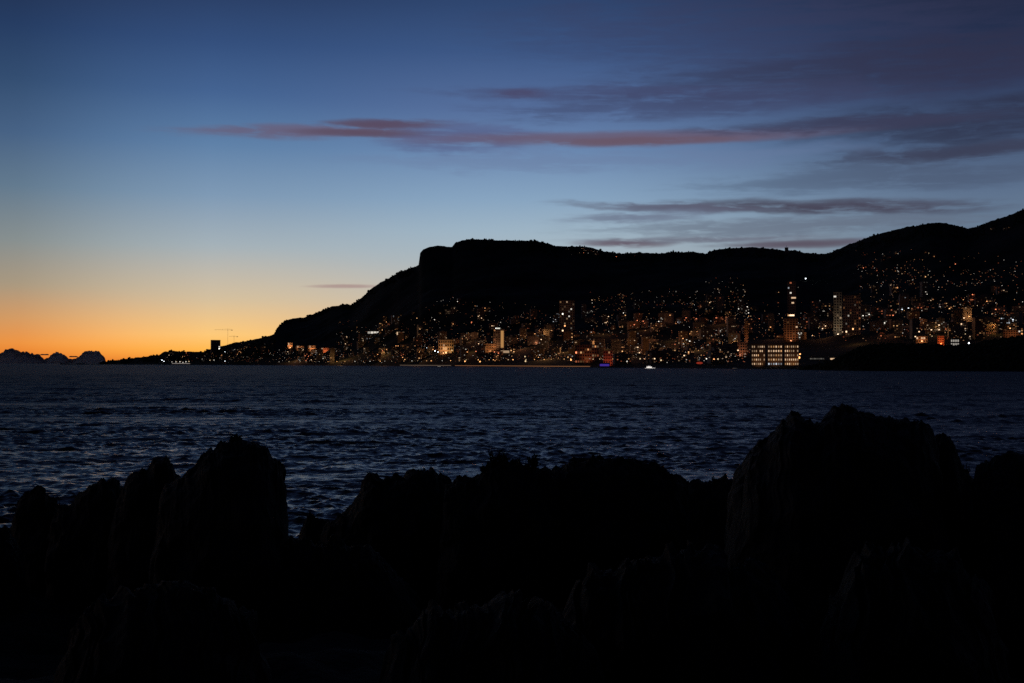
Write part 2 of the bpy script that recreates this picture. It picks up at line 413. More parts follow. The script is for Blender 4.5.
def apartment(px, py, nb, nf, tone, nlit, bright=0., dep=14, wall=None, rz=None, rec=True, lits=None, pw=2.4, ph=1.7):
    p = spot(px, py); wall = wall or random.choice([M_CONC, M_CONC, M_CONC2])
    wm, rm, w, h = apartment_mesh(nb, nf, dep, wall)
    yaw = -math.atan2(p.x, p.y) + (random.uniform(-.45, .45) if rz is None else rz)
    t = empty('apartment_building', p, yaw)
    inst('wall', wm, t); inst('roof', rm, t)
    cells = [(i, f) for i in range(nb) for f in range(nf)]
    if lits is None: lits = random.sample(cells, min(nlit, len(cells)))
    for i, f in lits:
        inst('lit_window', pane(pw, ph, pick_lit(tone, bright)), t, (-w/2+i*3.6+1.8, -1.14, f*3.1+.55))
    if rec:
        size = 'tall' if nf >= 9 else 'broad' if nb >= 7 else 'low'
        zy, zx = zone(px, py)
        records.append((t, '%s block, %s %s window%s, %s %s' % (size, NUM[len(lits)], tone, '' if len(lits) == 1 else 's', zy, zx), px, 'building', 'apartment buildings of the far city'))
    return t
hm = {}
def house_mesh(w, d):
    if (w, d) in hm: return hm[(w, d)]
    b = MB(); b.box(-w/2, 0, -8, w/2, d, 5.6)
    for x in (-w/2+1, w/2-3): 
        for z in (.9, 3.6): b.box(x, -.03, z, x+1.4, -.003, z+1.4, 1)
    r = MB(); o_ = .5
    r.poly([(-w/2-o_, -o_, 5.6), (w/2+o_, -o_, 5.6), (w/2+o_, d+o_, 5.6), (-w/2-o_, d+o_, 5.6), (-w/4, d/2, 8.2), (w/4, d/2, 8.2)],
           [(0,1,5,4), (1,2,5), (2,3,4,5), (3,0,4), (3,2,1,0)])
    ch = MB(); ch.box(w/5, d*.6, 6, w/5+.8, d*.6+.8, 8.6)
    hm[(w, d)] = (b.mesh('wall', [M_CONC2, M_GLASS]), r.mesh('roof', M_ROOF), ch.mesh('chimney', M_CONC)); return hm[(w, d)]
def villa(px, py, tone, nlit, bright=0.):
    p = spot(px, py); w, d = random.choice([(12, 9), (15, 10), (10, 8)])
    wm, rm, cm = house_mesh(w, d)
    t = empty('villa', p, -math.atan2(p.x, p.y)+random.uniform(-.5, .5))
    inst('wall', wm, t); r = inst('roof', rm, t); inst('chimney', cm, r)
    for k in range(nlit):
        x = random.choice([-w/2+1.7, w/2-2.3, -w/2+3.6, 0]); z = random.choice([.6, 3.2])
        inst('lit_window', pane(2.2, 1.8, pick_lit(tone, bright)), t, (x+.01*k, -.06-.08*k, z))
    zy, zx = zone(px, py)
    records.append((t, 'small house, %s %s window%s, %s %s' % (NUM[nlit], tone, '' if nlit == 1 else 's', zy, zx), px, 'house', 'houses scattered over the hillside'))
def tonep():
    return random.choices(['amber', 'warm', 'reddish', 'white', 'bluish'], [40, 24, 20, 13, 3])[0]
# (x0, y0, x1, y1, apartment blocks, houses)
ZONES = [(165,355,205,362,4,0),(208,350,275,362,10,4),(232,345,275,352,0,3),(278,350,335,364,14,3),(336,330,420,364,30,8),(360,318,420,332,6,6),
 (420,322,500,362,26,4),(420,306,500,322,4,9),(500,330,575,362,20,2),(500,314,560,330,6,5),(575,312,640,345,9,6),(575,345,640,364,11,0),
 (590,290,628,302,0,9),(620,296,660,330,2,8),(640,330,735,364,34,2),(655,315,735,330,10,4),(688,302,748,312,7,3),(705,285,748,300,0,9),(660,287,700,300,0,4),
 (745,300,785,340,4,8),(798,305,832,345,10,2),(775,280,800,300,0,3),(805,300,835,318,2,4),(843,300,868,340,9,0),(868,310,930,343,15,5),(868,282,940,312,6,11),(930,315,985,343,13,3),
 (940,284,1024,312,8,12),(985,312,1030,336,9,2),(856,252,935,276,0,17),(566,246,600,256,0,6),(984,226,1012,234,0,3),(600,251,640,256,0,2),(880,262,960,284,0,5)]
for x0, y0, x1, y1, na, nh in ZONES:
    for i in range(na):
        px = random.uniform(x0, x1); py = random.uniform(y0, y1)
        tall = random.random() < .22
        nf = random.randint(9, 14) if tall else random.randint(4, 7); nb = random.randint(4, 6) if tall else random.randint(4, 9)
        apartment(px, py, nb, nf, tonep(), random.choices([3, 4, 5, 6, 8, 10, 12], [2, 3, 3, 3, 3, 2, 1])[0], .0)
    for i in range(nh):
        villa(random.uniform(x0, x1), random.uniform(y0, y1), tonep(), random.choices([1, 2], [7, 3])[0], .35)

# street lamps
lm = MB(); lm.bar((0,0,-2), (0,0,8), .12, r2=.07); lm.bar((0,0,8), (0,-1.6,8.5), .06); LAMP_POLE = lm.mesh('pole', M_METAL)
def lamp_head(mat, r):
    bm = bmesh.new(); bmesh.ops.create_icosphere(bm, subdivisions=1, radius=r); me = bpy.data.meshes.new('lamp_head'); bm.to_mesh(me); bm.free(); me.materials.append(mat); return me
HEADS = [(c_, lamp_head(glow('lamp_%s' % c_, col, st), r)) for c_, col, st, r in
  (('orange', (1,.5,.2), .9, .8), ('orange', (1,.45,.15), 2.6, .8), ('yellow', (1,.72,.4), 1.1, .8), ('white', (1,.93,.82), 1.0, .8), ('white', (.85,.93,1), 5, .9), ('orange', (1,.5,.2), .45, 1.0))]
def lamp(px, py, k=None, big=1.0):
    p = spot(px, py); t = empty('street_lamp', p, -math.atan2(p.x, p.y))
    cn, me = HEADS[k] if k is not None else random.choices(HEADS, [5, 1, 3, 3, .35, 7])[0]
    inst('pole', LAMP_POLE, t); inst('lamp_head', me, t, (0, -1.6, 8.5), sc=(big, big, big))
    zy, zx = zone(px, py)
    records.append((t, '%s street lamp, %s %s' % (cn, zy, zx), px, 'street lamp', 'street lamps of the far city'))
for x0, y0, x1, y1, n in [(278,352,335,364,12),(336,325,420,363,22),(420,318,500,362,22),(500,325,640,362,20),(640,315,735,363,28),(690,302,748,312,8),
   (745,308,785,314,6),(798,312,832,345,9),(862,300,1024,343,34),(855,252,935,276,9),(700,285,745,300,5),(210,350,275,363,9),(163,362,190,363.5,6),(590,290,625,300,4),
   (566,247,600,256,3),(560,300,640,325,6)]:
    for i in range(n): lamp(random.uniform(x0, x1), random.uniform(y0, y1))
# all the further lamps and lit porches that nobody could count
SB = MB(); SM = [glow('far_light', c_, st) for c_, st in (((1,.42,.18),.22),((1,.34,.15),.5),((1,.55,.3),.35),((1,.75,.55),.4),((1,.24,.1),.32),((1,.9,.8),.8))]
for x0, y0, x1, y1, n in [(278,350,420,364,90),(205,356,400,364.5,90),(205,350,280,362,30),(163,357,206,364,14),(336,325,420,350,60),(420,335,575,364,230),(420,305,575,335,90),(575,335,750,366,260),(590,292,750,335,150),(690,300,748,310,24),
   (745,296,860,345,90),(860,270,1024,345,230),(855,252,935,276,26),(700,283,745,296,12),(566,247,602,256,8),(590,290,628,300,8),(940,255,1024,275,10)]:
    for i in range(int(n*1.9)):
        p = spot(random.uniform(x0, x1), random.uniform(y0, y1)); h_ = random.uniform(3, 13); r_ = random.uniform(.35, .85)
        SB.box(p.x-.1, p.y-.1, p.z-2, p.x+.1, p.y+.1, p.z+h_, 6); SB.box(p.x-r_, p.y-r_, p.z+h_+.01, p.x+r_, p.y+r_, p.z+h_+r_, random.choice([0,0,1,2,2,3,4,4,5]))
tag(SB.build('distant_street_lights', SM+[M_METAL]), 'countless tiny amber and reddish lights sprinkled over the dark hillside city', 'city lights', kind='stuff')
for px, py in [(806,280),(969,347.5)]: lamp(px, py+2, 4, 2.4 if px < 900 else 1.6)

# ---- landmark buildings
def slab(name, px, py, wpx, hpx, label, cat, dep=16, wall=M_CONC, rz=0.0, nx=6, nz=8, dark=True, Yd=None):
    p = spot(px, py); k = p.y/F; w = wpx*k; h = hpx*k
    t = empty(name, p, -math.atan2(p.x, p.y)+rz); tag(t, label, cat)
    b = MB(); b.box(-w/2, 0, -12, w/2, dep, h)
    cw, chh = w/nx, h/nz
    if dark:
        for i in range(nx):
            for j in range(nz): b.box(-w/2+cw*(i+.2), -.03, chh*(j+.2), -w/2+cw*(i+.8), -.004, chh*(j+.8), 1)
    b.build('wall', [wall, M_GLASS], t)
    r = MB(); r.box(-w/2-.3, -.4, h+.004, w/2+.3, dep+.3, h+.7); r.build('roof', M_FLAT, t)
    def win(i, j, tone, st=None, fw=.62, fh=.6):
        mat = pick_lit(tone, .3) if st is None else LIT[tone][st][0]
        inst('lit_window', pane(cw*fw, chh*fh, mat), t, (-w/2+cw*(i+.5), -.05, chh*(j+.2)))
    return t, win, w, h, k
def spotlight(pos, target, power, col, size=1.2, r=1.0):
    l = bpy.data.lights.new('floodlight', 'SPOT'); l.energy = power; l.color = col; l.spot_size = size; l.spot_blend = .8; l.shadow_soft_size = r
    o = bpy.data.objects.new('floodlight', l); COL.objects.link(o); o.location = pos
    o.rotation_euler = (Vector(target)-Vector(pos)).to_track_quat('-Z', 'Y').to_euler()
def flood(t, w, h, power, col, dist=14, dx=0, up=.45):
    Mx = Matrix.Translation(t.location) @ Matrix.Rotation(t.rotation_euler.z, 4, 'Z')
    spotlight(Mx @ Vector((dx, -dist, 3)), Mx @ Vector((dx, 0, h*up)), power, col, 1.9)

# seafront hotel: three wings with a grid of lit windows
p = spot(775, 366.5); k = p.y/F; t = empty('hotel', p, -math.atan2(p.x, p.y)); tag(t, 'large seafront hotel with rows of evenly lit windows in three bays', 'hotel')
for (x0, x1, pur) in ((-23, -9.6, 0), (-7.2, 7.2, 1), (9.2, 23, 0)):
    b = MB(); b.box(x0*k, 0, -3, x1*k, 18, 22.5*k)
    b.build('wall', M_CONC2, t)
    r = MB(); r.box(x0*k-.3, -.6, 22.5*k+.004, x1*k+.3, 18.2, 22.5*k+.8); r.build('roof', M_FLAT, t)
    nx = 7 if not pur else 6
    for j in range(5):
        for i in range(nx):
            cw = (x1-x0)*k/nx; ch = 4.3*k
            if random.random() < .06: continue
            tone, st = ('warm', 3) if random.random() < .8 else ('amber', 3)
            if pur and j == 0: tone, st = 'bluish', 4
            mat = LIT[tone][random.choice([2, 3, 4]) if pur and j == 0 else random.choice([2, 3, 3, 4, 4])][0]
            inst('lit_window', pane(cw*.5, ch*.42, mat), t, (x0*k+cw*(i+.5), -.05, ch*(j+.38)))
flood(t, 40, 26, 1300, (1,.5,.25), 15, -16*k, .5); flood(t, 40, 26, 1300, (1,.5,.25), 15, 0, .5); flood(t, 40, 26, 1900, (1,.45,.2), 15, 17*k, .5)

t, win, w, h, k = slab('apartment_tower', 791, 344, 14, 23, 'brown tower lit reddish from below, directly behind the gridded hotel', 'tower', wall=M_CONC2, nx=5, nz=10)
flood(t, w, h, 9000, (1,.36,.16), 22); [win(*q) for q in ((1,8,'amber'),(3,3,'amber'),(4,6,'warm'))]
t, win, w, h, k = slab('apartment_tower', 792, 316, 8, 40, 'slender dark tower with stacked lights, highest above the gridded hotel', 'tower', nx=4, nz=16)
[win(*q) for q in ((1,15,'reddish',3,.9),(1,11,'white',4,.9),(2,9,'warm',4,1.5),(3,9,'warm',4,1.),(2,7,'warm',4,1.2),(1,2,'warm',5,1.6),(0,2,'amber',4,1.),(2,2,'warm',5,1.4),(0,13,'bluish',3))]
t, win, w, h, k = slab('apartment_tower', 838, 340, 8, 43, 'tall pale slab tower rising above the wooded point', 'tower', nx=3, nz=16, wall=M_CONC)
flood(t, w, h, 26000, (1,.75,.5), 40); [win(*q) for q in ((0,14,'white',4,.9),(2,10,'warm'),(2,9,'amber'),(1,7,'warm'),(2,6,'warm'),(1,3,'amber'))]
t, win, w, h, k = slab('apartment_tower', 852, 340, 17, 40, 'wide dark block with scattered windows beside the pale slab tower', 'tower', nx=8, nz=15)
for q in range(22): win(random.randrange(8), q*15//22, tonep())
t, win, w, h, k = slab('apartment_tower', 567, 332, 15, 31, 'tall tower with scattered warm windows alone on the central hillside', 'tower', nx=7, nz=13)
for q in range(17): win((q*3+q//7) % 7, 12-q*13//17, random.choice(['amber', 'warm', 'white']))
t, win, w, h, k = slab('apartment_tower', 499, 350, 11, 21, 'floodlit tower with one bright orange stairwell strip on its right side', 'tower', nx=5, nz=9)
flood(t, w, h, 12000, (1,.42,.18), 18, -w*.3)
b = MB(); b.box(w*.16, -.12, h*.12, w*.42, -.01, h*.93); b.build('stairwell_window', glow('stairwell_light', (1,.50,.17), .42), t)
[win(*q) for q in ((0,8,'amber'),(1,6,'amber'),(0,4,'reddish'))]
b = MB(); b.box(-w*.3, 2, h+.72, w*.1, 8, h+4); b.build('roof_sign_light', glow('roof_light', (1,.95,.8), .8), t)
t, win, w, h, k = slab('apartment_building', 446, 354, 15, 14, 'floodlit orange palace facade with a glowing yellow entrance', 'building', nx=7, nz=4, wall=M_CONC2)
flood(t, w, h, 42000, (1,.5,.22), 22, -w*.2); flood(t, w, h, 16000, (1,.6,.2), 18, w*.3)
[win(i, 1, 'amber', 4, .8, .8) for i in (2, 3)]; win(3, 0, 'amber', 5, .7, .5); win(2, 2, 'warm', 3); win(5, 0, 'amber', 3)
t, win, w, h, k = slab('casino_building', 490, 352, 13, 8, 'low orange-lit hall just left of the floodlit tower', 'building', nx=8, nz=3, wall=M_CONC2)
flood(t, w, h, 15000, (1,.42,.16), 20)
t, win, w, h, k = slab('apartment_building', 608, 366, 9, 15, 'block washed in red light behind the purple light', 'building', nx=4, nz=5, wall=M_CONC)
flood(t, w, h, 9000, (1,.12,.05), 16); win(2, 4, 'amber', 3)
t, win, w, h, k = slab('apartment_building', 587, 363, 24, 18, 'broad dim reddish block with bright orange balconies left of the red-lit block', 'building', nx=10, nz=6, wall=M_CONC2)
flood(t, w, h, 5000, (1,.25,.1), 18)
for q in range(20): win((q*7) % 10, (q*5+q//10) % 6, random.choice(['amber', 'reddish', 'warm']))
t, win, w, h, k = slab('apartment_building', 740, 357, 14, 14, 'salmon-lit block standing just left of the gridded hotel', 'building', nx=6, nz=5, wall=M_CONC2)
flood(t, w, h, 7000, (1,.4,.24), 15)
t, win, w, h, k = slab('apartment_tower', 746.5, 345, 3.5, 22, 'very thin reddish tower rising left of the gridded hotel', 'tower', nx=2, nz=9, wall=M_CONC2)
flood(t, w, h, 4500, (1,.3,.14), 18)
t, win, w, h, k = slab('apartment_tower', 216, 352, 9, 11.5, 'dark square block standing on the left headland against the sunset', 'tower', nx=4, nz=6, rz=.3)
win(3, 1, 'white', 5); win(3, 2, 'white', 4)
t, win, w, h, k = slab('office_block', 505, 354, 9, 4, 'small block with a glowing cream front under the floodlit tower', 'building', nx=1, nz=1, dark=False)
win(0, 0, 'warm', 3, .95, .6)
t, win, w, h, k = slab('office_block', 375, 335.5, 15, 3.5, 'long low building with a bright white strip of windows, left hillside', 'building', nx=5, nz=1, dark=False)
for i, st in ((0, 3), (1, 4), (2, 4), (3, 4), (4, 3)): win(i, 0, 'white', st, .85, .6)
t, win, w, h, k = slab('office_block', 400.5, 336, 8, 4, 'short building with a bright peach window strip, left hillside', 'building', nx=3, nz=1, dark=False)
for i in range(3): win(i, 0, 'warm', 4, .85, .7)
# old town on its rock, lit orange
for i, (px, py, wp, hp, pw_, lb) in enumerate([(290,350,5,5.5,26000,'brightest orange-lit fort wall, left end of the old town'), (300,351,9,4,14000,'long low orange-lit rampart building beside the fort'),
        (312,351.5,8,5,20000,'orange-lit old town house with a pale gable'), (325,352,11,4,15000,'reddish-lit long building at the right end of the old town')]):
    t, win, w, h, k = slab('old_town_building', px, py, wp, hp, lb, 'building', nx=6, nz=2, wall=M_CONC2)
    flood(t, w, h, pw_*1.6, (1,.42,.18) if i != 3 else (1,.25,.1), 16)
    win(1, 1, 'warm', 4 if i == 0 else 3, .9, .9)
# right side accents
t, win, w, h, k = slab('apartment_building', 941, 346.5, 6, 9, 'block lit vivid red-orange just above the wooded point', 'building', nx=3, nz=4, wall=M_CONC2)
flood(t, w, h, 15000, (1,.16,.04), 14)
t, win, w, h, k = slab('apartment_building', 922, 344.5, 11, 6, 'low orange-lit block left of the vivid red-lit block', 'building', nx=5, nz=2, wall=M_CONC2)
flood(t, w, h, 6000, (1,.4,.16), 12); [win(i, 1, 'warm', 4) for i in (0, 2, 3)]
t, win, w, h, k = slab('apartment_building', 955, 348, 8, 7, 'small block with pale white windows right of the red-lit block', 'building', nx=4, nz=2)
[win(i, j, 'white', 3) for i in range(4) for j in (0, 1)]
t, win, w, h, k = slab('apartment_building', 1003, 330, 10, 5, 'long block with the brightest white windows at the far right', 'building', nx=5, nz=2)
[win(i, 1, 'white', 5) for i in (0, 1, 2)]; win(4, 1, 'warm', 4)
t, win, w, h, k = slab('apartment_building', 1012, 341, 16, 9, 'broad dim orange-lit block above the right end of the wooded point', 'building', nx=7, nz=4, wall=M_CONC2)
flood(t, w, h, 4500, (1,.35,.14), 16); win(6, 3, 'white', 4)
t, win, w, h, k = slab('office_block', 834, 361, 9, 4, 'small waterfront building with one wide cream window front', 'building', nx=1, nz=1, dark=False)
win(0, 0, 'warm', 4, .8, .5)
t, win, w, h, k = slab('office_block', 817, 360, 14, 3, 'low waterfront arcade with a thin row of white lights', 'building', nx=7, nz=1, dark=False)
[win(i, 0, 'white', (1,0,1,0,0,1,0)[i], .8, .4) for i in range(7)]
t, win, w, h, k = slab('nightclub', 604.5, 367, 11, 4, 'low waterfront pavilion glowing purple', 'building', nx=4, nz=1, dark=False)
b = MB(); b.box(-w*.42, -.1, h*.2, w*.42, -.01, h*.75); b.build('light_panel', glow('purple_light', (.18,.09,1), .24), t)
t, win, w, h, k = slab('restaurant', 699.5, 365, 8, 4, 'waterfront pavilion with a red oval light', 'building', nx=4, nz=1, dark=False)
b = MB(); n_ = 16; b.poly([(w*.4*math.cos(a_*6.283/n_), -.1, h*.5+h*.28*math.sin(a_*6.283/n_)) for a_ in range(n_)]+[(w*.4*math.cos(a_*6.283/n_), -.01, h*.5+h*.28*math.sin(a_*6.283/n_)) for a_ in range(n_)],
    [tuple(range(n_))]+[(i, i+n_, (i+1) % n_+n_, (i+1) % n_) for i in range(n_)]); b.build('light_panel', glow('red_light', (1,.1,.05), .25), t)
t, win, w, h, k = slab('lookout_tower', 787, 252, 3.5, 7, 'tiny square tower breaking the skyline above the city', 'tower', nx=1, nz=2, dep=14)
b = MB(); b.bar((0, 5, h), (0, 5, h+9), .5); b.build('antenna', M_METAL, t)

# cranes on the left headland
def crane(px, py, hpx, jl, jr, label):
    p = spot(px, py); k = p.y/F; h = hpx*k; t = empty('tower_crane', p, -math.atan2(p.x, p.y)); tag(t, label, 'crane', 'tower cranes on the left headland')
    b = MB(); q = .9
    for sx_, sy_ in ((-q,-q),(q,-q),(q,q),(-q,q)): b.bar((sx_, sy_, -5), (sx_, sy_, h), .16)
    n = 12
    for i in range(n):
        z0, z1 = h*i/n, h*(i+1)/n; b.bar((-q,-q,z0), (q,-q,z1), .08); b.bar((q,q,z0), (-q,q,z1), .08)
    b.build('mast', M_METAL, t)
    j = MB(); 
    for yy, zz in ((-.7, 0), (.7, 0), (0, 1.5)): j.bar((-jl*k, yy, h+zz), (jr*k, yy, h+zz), .13)
    for i in range(16):
        x = -jl*k+(jl+jr)*k*i/16; x2 = -jl*k+(jl+jr)*k*(i+1)/16
        j.bar((x, -.7, h), ((x+x2)/2, 0, h+1.5), .12); j.bar(((x+x2)/2, 0, h+1.5), (x2, .7, h), .12)
    j.build('jib', M_METAL, t)
    a = MB(); a.bar((0,0,h), (0,0,h+7), .5, r2=.2); a.bar((0,0,h+7), (-jl*k*.7,0,h+1.5), .12); a.bar((0,0,h+7), (jr*k*.8,0,h+1.5), .12); a.build('tower_head', M_METAL, t)
    c_ = MB(); c_.box(jr*k*.6, -1.2, h-2.4, jr*k*.95, 1.2, h-.3); c_.build('counterweight', M_CONC, t)
    c2 = MB(); c2.box(-1.1, -2.6, h-3, 1.1, -1, h-.6); c2.build('cab', M_METAL, t)
crane(227.7, 346, 16, 13, 5, 'taller tower crane with a long left jib on the headland')
crane(234, 345, 8, 5, 4, 'shorter tower crane just right of the taller one')

# promenade: quay wall with a glowing band added in place of lamplight on it
def quay(name, x0, x1, up, label, col, st, thick=.35):
    t = empty(name, (0, 0, 0)); tag(t, label, 'promenade')
    V1, F1, V2, F2 = [], [], [], []
    xs_ = np.arange(x0, x1+.01, 3.0)
    for x in xs_:
        p = terr(float(x), 0.0); q = terr(float(x), .003); dn = Vector((p.x, p.y, 0)).normalized(); r_ = Vector((p.x, p.y, 0))-dn*6; bk = Vector((p.x, p.y, 0))+dn*30
        V1 += [(r_.x, r_.y, -2), (r_.x, r_.y, up), (bk.x, bk.y, up+.02), (bk.x, bk.y, -2)]
        f_ = r_-dn*.12; V2 += [(f_.x, f_.y, up-thick*2.6), (f_.x, f_.y, up-thick*.6), (r_.x-dn.x*.02, r_.y-dn.y*.02, up-thick*.6), (r_.x-dn.x*.02, r_.y-dn.y*.02, up-thick*2.6)]
    n = len(xs_)
    for i in range(n-1):
        for a_, b_ in ((0,1),(1,2),(2,3),(3,0)):
            F1.append((i*4+a_, (i+1)*4+a_, (i+1)*4+b_, i*4+b_)); F2.append(F1[-1])
    mesh_np('quay_wall', V1, F1, M_CONC, t, smooth=False)
    mesh_np('lamplight_band', V2, F2, glow('lamplight_glow', col, st), t, smooth=False)
quay('promenade', 455, 592, 3.2, 'long waterfront promenade traced by a thin orange line of light', (1,.42,.18), .2, .6)
quay('promenade', 400, 452, 3.4, 'shorter waterfront quay traced by a pale line, left of the orange promenade', (1,.7,.5), .14, .6)
quay('promenade', 172, 190, 9.0, 'short quay traced by a bright white line at the tip of the left headland', (1,.88,.8), .3, 1.1)
for x in np.arange(458, 640, 9.5): lamp(float(x)+random.uniform(-3, 3), 363.2, random.choice([0, 0, 1, 2]), random.uniform(.8, 1.6))
for x in np.arange(282, 455, 8.0): lamp(float(x)+random.uniform(-3, 3), 363.8, random.choice([0, 2, 3, 3, 1]), random.uniform(.8, 1.7))
for px, py, kk, bg_ in [(427,350,4,1.6),(435,353,4,1.8),(438,354,4,1.6),(452,352,2,2.2),(525,359,2,2.),(525.5,364,2,2.4),(571,363,1,2.),(568,360,0,2.),(480,364,1,2.2),(465,363.5,1,2.2),
     (799,362,1,2.6),(800,358,1,1.8),(661,364,2,1.8),(718,363,2,1.6),(627,365,3,1.6),(225,353,4,1.3),(225,362,4,1.6),(220,359,3,1.2),(162,360.5,4,2.6),(164,362,4,2.2),(180,362.5,3,3.6),(186,362.5,3,3.6),(176,362.5,3,3.2),(189,362.3,2,3),(172,362.6,3,2.6),(183,363,3,3),(210,361,2,2.6),(214,361,3,2.6)]:
    lamp(px, py+1, kk, bg_)

for px, py in [(300,358),(345,358),(385,352),(420,356),(470,350),(520,348),(545,358),(566,350),(600,346),(625,356),(655,346),(690,350),(700,336),(725,348),(770,340),(815,340),(880,338),(930,336),(985,334),(470,338),(640,332),(668,338),(716,326),(600,334),(540,340),(850,345),(905,325),(960,322),(1005,318)]:
    p = spot(px, py); k = p.y/F
    l = bpy.data.lights.new('street_glow', 'POINT'); l.energy = (15000 if px < 760 and py > 344 else 6500)*(k/1.7)**2; l.color = (1, random.uniform(.32,.5), .16); l.shadow_soft_size = 1
    o = bpy.data.objects.new('street_glow', l); COL.objects.link(o); o.location = p+Vector((0, -38*k/1.7, 16))

# boats moored off the town
def yacht(px, dist, L, label, bright, rz=0, lit=True):
    u = (px-512)/F; t = empty('motor_yacht', (u*dist, dist, 0), rz); tag(t, label, 'yacht', 'boats moored off the town')
    b = MB(); xs_ = [-.5,-.3,0,.3,.5]; hw = [.8,1,1,.7,.03]; dk = [1.3,1.3,1.4,1.7,2.2]
    pts_ = []
    for x, wd, z in zip(xs_, hw, dk):
        pts_ += [(x*L, -wd*L*.11, z*L/18), (x*L*.94, -wd*L*.07, -.6), (x*L*.94, wd*L*.07, -.6), (x*L, wd*L*.11, z*L/18)]
    fs = [(i*4+a_, (i+1)*4+a_, (i+1)*4+(a_+1) % 4, i*4+(a_+1) % 4) for i in range(4) for a_ in range(4)]+[(3,2,1,0)]
    b.poly(pts_, fs); b.build('hull', M_HULL, t)
    s_ = MB(); z0 = 1.5*L/18; s_.box(-.32*L, -.075*L, z0, .2*L, .075*L, z0+L*.1); s_.box(-.22*L, -.06*L, z0+L*.1+.004, .08*L, .06*L, z0+L*.17); s_.build('cabin', M_HULL, t)
    if lit:
        for i in range(5): inst('lit_window', pane(L*.07, L*.05, LIT['white'][bright][0]), t, (-.27*L+i*.1*L, -.076*L, z0+L*.03))
    m_ = MB(); m_.bar((-.1*L, 0, z0+L*.17), (-.12*L, 0, z0+L*.3), .12); m_.build('mast', M_METAL, t)
    return t
yacht(650, 1700, 16, 'brightly lit white motor yacht, the brightest boat off the town', 5, -.3)
spotlight((0+ (650-512)/F*1680-6, 1680, 14), ((650-512)/F*1700, 1700, 2), 14000, (1,.93,.9), .9)
yacht(439.5, 2300, 12, 'small boat showing a white light in front of the left quay', 3, .2)
yacht(735, 1480, 11, 'small dark boat left of the gridded hotel', 0, .5)
def sailboat(px, dist, L, label, rz=0):
    u = (px-512)/F; t = empty('sailing_boat', (u*dist, dist, 0), rz); tag(t, label, 'sailing boat', 'boats moored off the town')
    b = MB(); pts_ = []
    for x, wd, z in zip([-.5,-.25,.05,.3,.5], [.6,1,1,.6,.03], [.9,.9,1,1.1,1.3]):
        pts_ += [(x*L, -wd*L*.12, z), (x*L*.92, -wd*L*.05, -.4), (x*L*.92, wd*L*.05, -.4), (x*L, wd*L*.12, z)]
    b.poly(pts_, [(i*4+a_, (i+1)*4+a_, (i+1)*4+(a_+1) % 4, i*4+(a_+1) % 4) for i in range(4) for a_ in range(4)]+[(3,2,1,0)]); b.build('hull', M_HULL, t)
    m_ = MB(); m_.bar((.05*L,0,1), (.05*L,0,L*1.35), .22, r2=.12); m_.build('mast', M_HULL, t)
    m2 = MB(); m2.bar((.05*L,0,2.2), (-.42*L,0,2.3), .18); m2.build('boom', M_HULL, t)
    c_ = MB(); c_.box(-.15*L, -.06*L, .95, .15*L, .06*L, 1.6); c_.build('cabin', M_HULL, t)
for px, d_, L, lb in ((316, 4000, 26, 'tallest-masted sailing boat moored off the old town'), (347, 3700, 18, 'sailing boat moored right of the tallest-masted one'), (258, 4500, 20, 'leftmost sailing boat, off the left headland')):
    sailboat(px, d_, L, lb, .3)

# unique labels: alike things are told apart by their order from the left
ORD = ['leftmost', 'second', 'third', 'fourth', 'fifth', 'sixth', 'seventh', 'eighth', 'ninth', 'tenth', 'eleventh', 'twelfth', 'thirteenth', 'fourteenth', 'fifteenth',
       'sixteenth', 'seventeenth', 'eighteenth', 'nineteenth', 'twentieth']
by = {}
for r in records: by.setdefault(r[1], []).append(r)
for lb, rs in by.items():
    rs.sort(key=lambda r: r[2]); n = len(rs)
    for i, (o, _, px, cat, grp) in enumerate(rs):
        if n > 1:
            od = ('rightmost' if i == n-1 and n > 1 else ORD[min(i, 19)])
            l2 = lb + ', ' + od + (' from left' if od not in ('leftmost', 'rightmost') else '')
        else: l2 = lb
        tag(o, l2, cat, grp)

# ---------------------------------------------------------------- cloud bank on the left horizon
def cloud(x0, x1, tops, label, Yd=42000, nblob=60, base=363.6, group='clouds on the left horizon'):
    k = Yd/F; nc = int((x1-x0)*3)+4; nr = 40; V = []; depth = max(2.0, (x1-x0)*.3)*k
    sd = x0*3.1
    for i in range(nr):
        ph = math.pi*i/(nr-1); sn, cs = math.sin(ph), math.cos(ph)
        for px in np.linspace(x0, x1, nc):
            e = (px-x0)/(x1-x0)*2-1; w_ = max(0, 1-abs(e)**14)
            lump = abs(N.noise(Vector((px*.22, cs*1.5, sd))))*4.0+abs(N.noise(Vector((px*.6, cs*2, sd+5))))*2.2-.9
            top = lerp(tops, px)-(lump-.9)*.75*min(1, (base-lerp(tops, px))/7)
            zb = elz(512, base, Yd); zt = elz(512, top, Yd)
            z = zb+(zt-zb)*sn**.5*max(.02, w_)
            y = Yd-cs*depth*(.4+.6*w_)+N.noise(Vector((px*.25, sn*2, sd)))*1.5*k
            V.append(((px-512)/F*y, y, max(z, -3)))
    o = mesh_np('cloud', V, grid_faces(nr, nc)[:, ::-1], M_CLOUD); tag(o, label, 'cloud', group)
cloud(-12, 46, [(-12,350),(-2,354),(3,352),(6,349),(13,348.2),(18,351),(26,351.8),(34,354),(42,356),(46,359)], 'largest dark cumulus cloud at the left edge of the horizon', nblob=110)
cloud(40, 72, [(40,359.5),(48,358),(52,353.5),(60,352.6),(66,356),(70,360)], 'small rounded dark cloud in the middle of the horizon bank', nblob=50)
cloud(64, 107, [(64,360.5),(74,358.5),(80,356),(84,352),(92,350.6),(100,352),(105,357),(107,362)], 'domed dark cloud at the right end of the horizon bank', nblob=75)
